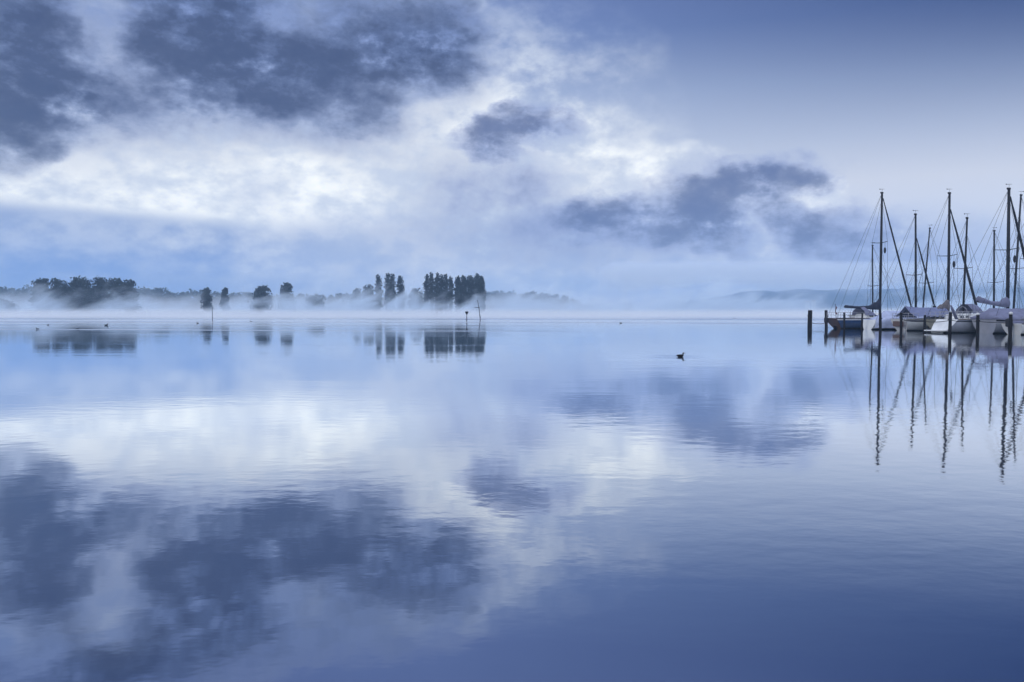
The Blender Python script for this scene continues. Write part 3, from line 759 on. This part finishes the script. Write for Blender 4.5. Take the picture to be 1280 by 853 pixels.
# --- white boat with a sloping stern
b = Boat('sailboat', 1184, 416.2, 9.4, 2.9, 1.0, 'white sailboat with steep sloping open stern and lilac sail cover on its boom')
b.hull('grey', 'white', sw=.7, rake=-1.25, bow=1.2, stripe='navy')  # white hull; its shaded side is put into the colour as grey
b.cabin(.32, .68, .45)
tm = b.t(1259.5)
b.rig(tm, b.z(tm, 236.5), .13, lean=-.15, jib=(b.t(1297), b.z(b.t(1297), 388), b.z(tm, 246), .12), spread=(.53,), reflector=(.53, -1))
t0 = b.t(1222.5)
b.boom(t0, b.z(t0, 377), tm, b.z(tm, 384), [(0, .42), (.12, .36), (.45, .22), (.7, .3), (.88, .7), (1, .8)], 'tarp3', .26)
b.fenders((.25, .42))
b.piece('stern_platform', lambda bm: box(bm, (-1.35, -.9, .12), (-.75, .9, .22), .03), 'white')
b.piece('wheel', lambda bm: [tube(bm, [(1.4, math.cos(a) * .45, 1.55 + math.sin(a) * .45), (1.4, math.cos(a + .4) * .45, 1.55 + math.sin(a + .4) * .45)], .02, 5) for a in [k * .3927 for k in range(16)]], 'steel')
b.rail(.02, .3, .6, 4)
b.piece('tiller_cover', lambda bm: tube(bm, [(.2, -.7, 1.0), (-.3, -.75, 1.8), (-.45, -.75, 2.1)], [.12, .1, .05], 7), 'tarp3', True)

# --- pale boat under the broad lilac tarpaulin
b = Boat('sailboat', 1229, 417.2, 8.2, 2.9, 1.08, 'pale grey sailboat under a broad lilac tarpaulin, cut by the right edge')
b.hull('grey', 'grey', sw=.74, rake=.3, bow=1.2, stripe='boot')
tm = b.t(1292)
b.rig(tm, b.z(tm, 250), .11, bow_t=8.0, spread=(.5,))
b.tarp(-.01, .86, (b.z(1, 385), b.z(4, 383)), -.06, 'tarp3', .10, ends=(.08, .1))
b.piece('name_lettering', lambda bm: [box(bm, (1.0 + .11 * k, -b.half(.16) * .93 - .06, .60 + .03 * (k % 2)), (1.0 + .11 * k + .075, -b.half(.16) * .93 - .02, .72)) for k in range(6)], 'boot')

# --- round sterned motorboat at the right edge
b = Boat('motorboat', 1264, 418.6, 5.2, 2.1, .75, 'small white motorboat with rounded stern, nearest boat at the right edge', 'motorboat', None)
b.hull('white', 'white', sw=.78, rake=.35, bow=.8)
b.cabin(.45, .8, .4, 'white', True, .7)
def seat(bm): box(bm, (.5, -.8, .7), (1.1, .8, 1.0), .08)
b.piece('bench', seat, 'tarp3')
b.piece('outboard_motor', lambda bm: (box(bm, (-.4, -.2, .55), (-.04, .2, 1.15), .1), tube(bm, [(-.2, 0, .6), (-.16, 0, -.2)], [.09, .06], 8)), 'boot')
b.piece('grab_rail', lambda bm: tube(bm, [(.1, -.85, .75), (.0, -.9, 1.25), (.45, -.9, 1.3), (.6, -.88, .8)], .025, 6), 'steel', True)

# --- second row, mostly hidden: hull, cabin, mast and stays
def rear(px, d, L, top, lean, label, hull='white', r=.085, spread=(.43,), mast_u=.58):
    a = ray(px, YH)[0]; hd = R(196)
    c, s = math.cos(hd), math.sin(hd); t_ = L * mast_u
    base = Vector((a * d - c * t_, d - s * t_, 0))
    b = Boat('sailboat', 0, 0, L, 2.6, .95, label, 'sailboat', 'sailboats moored in the row behind', hd, base)
    b.hull(hull, hull); b.cabin(.35, .7, .45)
    b.rig(t_, b.z(t_, top), r, lean=-lean, bow_t=L - .15, spread=spread)
    return b
rear(1091, 92, 8, 307.5, -.2, 'sailboat behind the blue boat showing the short mast with two small spreaders')
rear(1153, 86, 8, 285.5, .75, 'sailboat behind the tented boat whose thin mast leans to the right', r=.08, spread=(.38,))
rear(1242.5, 84, 8, 289, -.22, 'sailboat in the rear row with the short mast left of the tallest mast', r=.10, spread=(.40,))
rear(1266.5, 76, 9, 244, .6, 'sailboat in the rear row with a tall leaning mast nearest the right edge', r=.10, spread=(.40,))

# ------------------------------------------------------------------ piles and lines
piles = {}
def pile(px, top, base, wpx, label, cap=False):
    p_ = wl(px, base); r = wpx / F * p_.y / 2; z = H + ray(px, top)[1] * p_.y
    root = empty('mooring_pile', p_, px * .1, label, 'pile', 'wooden mooring piles in front of the boats')
    rnd = random.Random(int(px)); bm = bmesh.new()
    lx, ly = rnd.uniform(-.02, .02), rnd.uniform(-.02, .02)
    tube(bm, [(0, 0, -1.2), (lx, ly, .3), (lx * 2, ly * 2, z * .6), (lx * 3, ly * 3, z - .04), (lx * 3, ly * 3, z)], [r * 1.02, r * 1.05, r, r * .97, r * .86], 12)
    link('post', bm, M['pile'], root)
    if cap:
        bm = bmesh.new(); tube(bm, [(lx * 3, ly * 3, z - .10), (lx * 3, ly * 3, z + .03), (lx * 3, ly * 3, z + .09)], [r * 1.12, r * 1.12, r * .3], 12); link('cap', bm, M['cap'], root)
    bm = bmesh.new(); tube(bm, [(math.cos(a) * r * 1.12, math.sin(a) * r * 1.12, z * .66 + .03 * math.sin(a)) for a in [k * .5236 for k in range(13)]], .03, 5); link('rope_loop', bm, M['rope'], root)
    piles[px] = (p_, r, z)
pile(1012, 388, 409.5, 5.2, 'thickest dark mooring pile, standing alone leftmost of all')
pile(1033, 388, 410.2, 3.6, 'dark mooring pile just left of the brown transom of the blue boat')
pile(1055.5, 391, 411.6, 2.4, 'thin mooring pile in front of the blue hull, nearer its transom')
pile(1077, 391.5, 412.2, 2.2, 'thin mooring pile in front of the middle of the blue hull')
pile(1100.5, 391, 413.2, 3.2, 'mooring pile in front of the pale cover wrapped boat')
pile(1126.5, 391, 414.0, 3.2, 'mooring pile at the pinkish stern of the tented white boat')
pile(1155.3, 394, 415.2, 3.0, 'mooring pile in front of the white hull under the periwinkle tent')
pile(1187, 390.5, 416.8, 3.8, 'uncapped mooring pile at the sloping white stern')
pile(1222, 392.5, 417.6, 3.8, 'white capped mooring pile left of the lilac covered boat', True)
pile(1262.5, 391.5, 419.6, 4.0, 'white capped mooring pile nearest the motorboat, rightmost of all', True)
ks = list(piles)
def mline(a, c_, f, s, label):
    (pa, ra, za), (pb, rb, zb) = piles[a], piles[c_]
    A = pa + Vector((0, -ra, za * f)); B = pb + Vector((0, -rb, zb * f)); bm = bmesh.new()
    tube(bm, sag(A, B, s, 14), .028, 6)
    tag(link('mooring_rope', bm, M['rope']), label, 'rope', 'ropes strung between the piles')
mline(1012, 1033, .28, .10, 'slack rope low over the water between the two leftmost piles')
mline(1126.5, 1155.3, .62, .08, 'rope from the pile at the pinkish stern to the next pile right')
mline(1155.3, 1187, .62, .08, 'rope from the tented hull pile to the sloping stern pile')
mline(1187, 1222, .62, .07, 'rope from the sloping stern pile to the first white capped pile')
mline(1222, 1262.5, .62, .06, 'rope strung between the two white capped piles')

# ------------------------------------------------------------------ channel markers
def marker(px, top, base, label, r, lean_px=0.0, knob=False, bar=None):
    p_ = wl(px, base); z = H + ray(px, top)[1] * p_.y; dx = lean_px / F * p_.y
    root = empty('channel_marker', p_, 0, label, 'marker')
    bm = bmesh.new(); tube(bm, [(0, 0, -1), (dx * .5, 0, z * .5), (dx, 0, z)], [r * 1.1, r, r * .8], 8); link('pole', bm, M['pile'], root)
    if knob:
        bm = bmesh.new(); tube(bm, [(dx, 0, z - .42), (dx, 0, z - .12), (dx, 0, z + .06)], [.06, .26, .22], 10); link('topmark', bm, M['pile'], root)
    if bar:
        f, w_ = bar; bm = bmesh.new(); tube(bm, [(dx * f - w_ * .85, 0, z * f + .05), (dx * f + w_ * .2, 0, z * f)], .055, 6); link('crossbar', bm, M['pile'], root)
    bm = bmesh.new(); tube(bm, [(dx * .12, 0, z * .1), (dx * .2, 0, z * .17)], r * 1.5, 8); link('collar', bm, M['pile'], root)
marker(265.5, 384, 399.3, 'plain upright pole in the water off the left trees', .055)
marker(583.5, 390, 402.3, 'short marker post with a dark cone on top, below the poplars', .055, knob=True)
marker(601, 375.5, 399.8, 'tall leaning marker pole with a short crossbar, below the poplars', .06, -4, bar=(.62, .95))

# ------------------------------------------------------------------ waterbirds
def bird_proto():
    """duck swimming to +x: one continuous body with neck and head, bill apart; origin at the waterline"""
    ring = [(-.25, .060, .005, .005), (-.21, .055, .03, .018), (-.13, .045, .075, .042), (-.03, .042, .095, .055), (.06, .045, .092, .055), (.115, .055, .075, .055), (.138, .09, .048, .045),
            (.140, .130, .033, .034), (.140, .165, .032, .032), (.150, .192, .035, .034), (.178, .203, .035, .032), (.205, .200, .026, .024), (.222, .196, .012, .012)]
    bm = bmesh.new(); rows = []
    for i, (x, z, ry, rz) in enumerate(ring):
        a = ring[max(0, i - 1)]; c_ = ring[min(len(ring) - 1, i + 1)]
        d = Vector((c_[0] - a[0], 0, c_[1] - a[1])).normalized(); n_ = Vector((-d.z, 0, d.x))
        rows.append([Vector((x, 0, z)) + Vector((0, 1, 0)) * ry * math.cos(k * math.pi / 6) + n_ * rz * math.sin(k * math.pi / 6) for k in range(12)])
    vr = grid(bm, rows, True); bm.faces.new(vr[0]); bm.faces.new(vr[-1])
    return bm
def bird(px, py, right, size, label, first=[None]):
    p_ = wl(px, py); root = empty('waterbird', p_, R(8) if right else R(172), label, 'duck', 'ducks swimming on the lake'); root.scale = (size * (.72 if py > 430 else .62),) * 3
    if first[0] is None:
        body = link('body', bird_proto(), M['bird'], root)
        bm = bmesh.new(); tube(bm, [(.215, 0, .197), (.255, 0, .192), (.295, 0, .191)], [.015, .012, .007], 6); bill = link('bill', bm, M['bill'], root)
        bm = bmesh.new()
        for s in (-1, 1):
            bmesh.ops.create_uvsphere(bm, u_segments=6, v_segments=5, radius=.005, matrix=Matrix.Translation((.180, s * .034, .212)))
        eye = link('eyes', bm, M['bill'], root)
        bm = bmesh.new()
        for s in (-1, 1):
            grid(bm, [[(-.17 + .24 * v, s * (.035 + .062 * math.sin(math.pi * (.15 + .75 * v))), .055 + f * (.055 + .015 * v)) for f in (0, .5, 1)] for v in [k / 6 for k in range(7)]])
        wing = link('wings', bm, M['bird'], root)
        first[0] = (body, bill, eye, wing)
    else:
        for o in first[0]:
            c_ = o.copy(); C.objects.link(c_); c_.parent = root
bird(850.5, 446.2, True, .95, 'nearest black duck on the open calm water, swimming right')
bird(776, 404.3, False, 1.25, 'small far duck on the water right of the low spit')
bird(47, 412, False, 1.2, 'far duck left of the dark grove reflection, leftmost')
bird(97, 411.7, True, 1.1, 'far duck below the middle of the dark grove')
bird(60, 406.6, True, .9, 'tiny duck just above the leftmost far duck')
bird(133, 407, True, 1.6, 'far duck in the bright mist under the right end of the grove')
bird(247, 404.3, False, 1.2, 'tiny far duck left of the plain upright pole')
bird(314, 402.6, False, 1.3, 'tiny far duck right of the plain upright pole')
bird(918, 398.3, False, 1.4, 'tiny far duck near the right shore left of the piles')
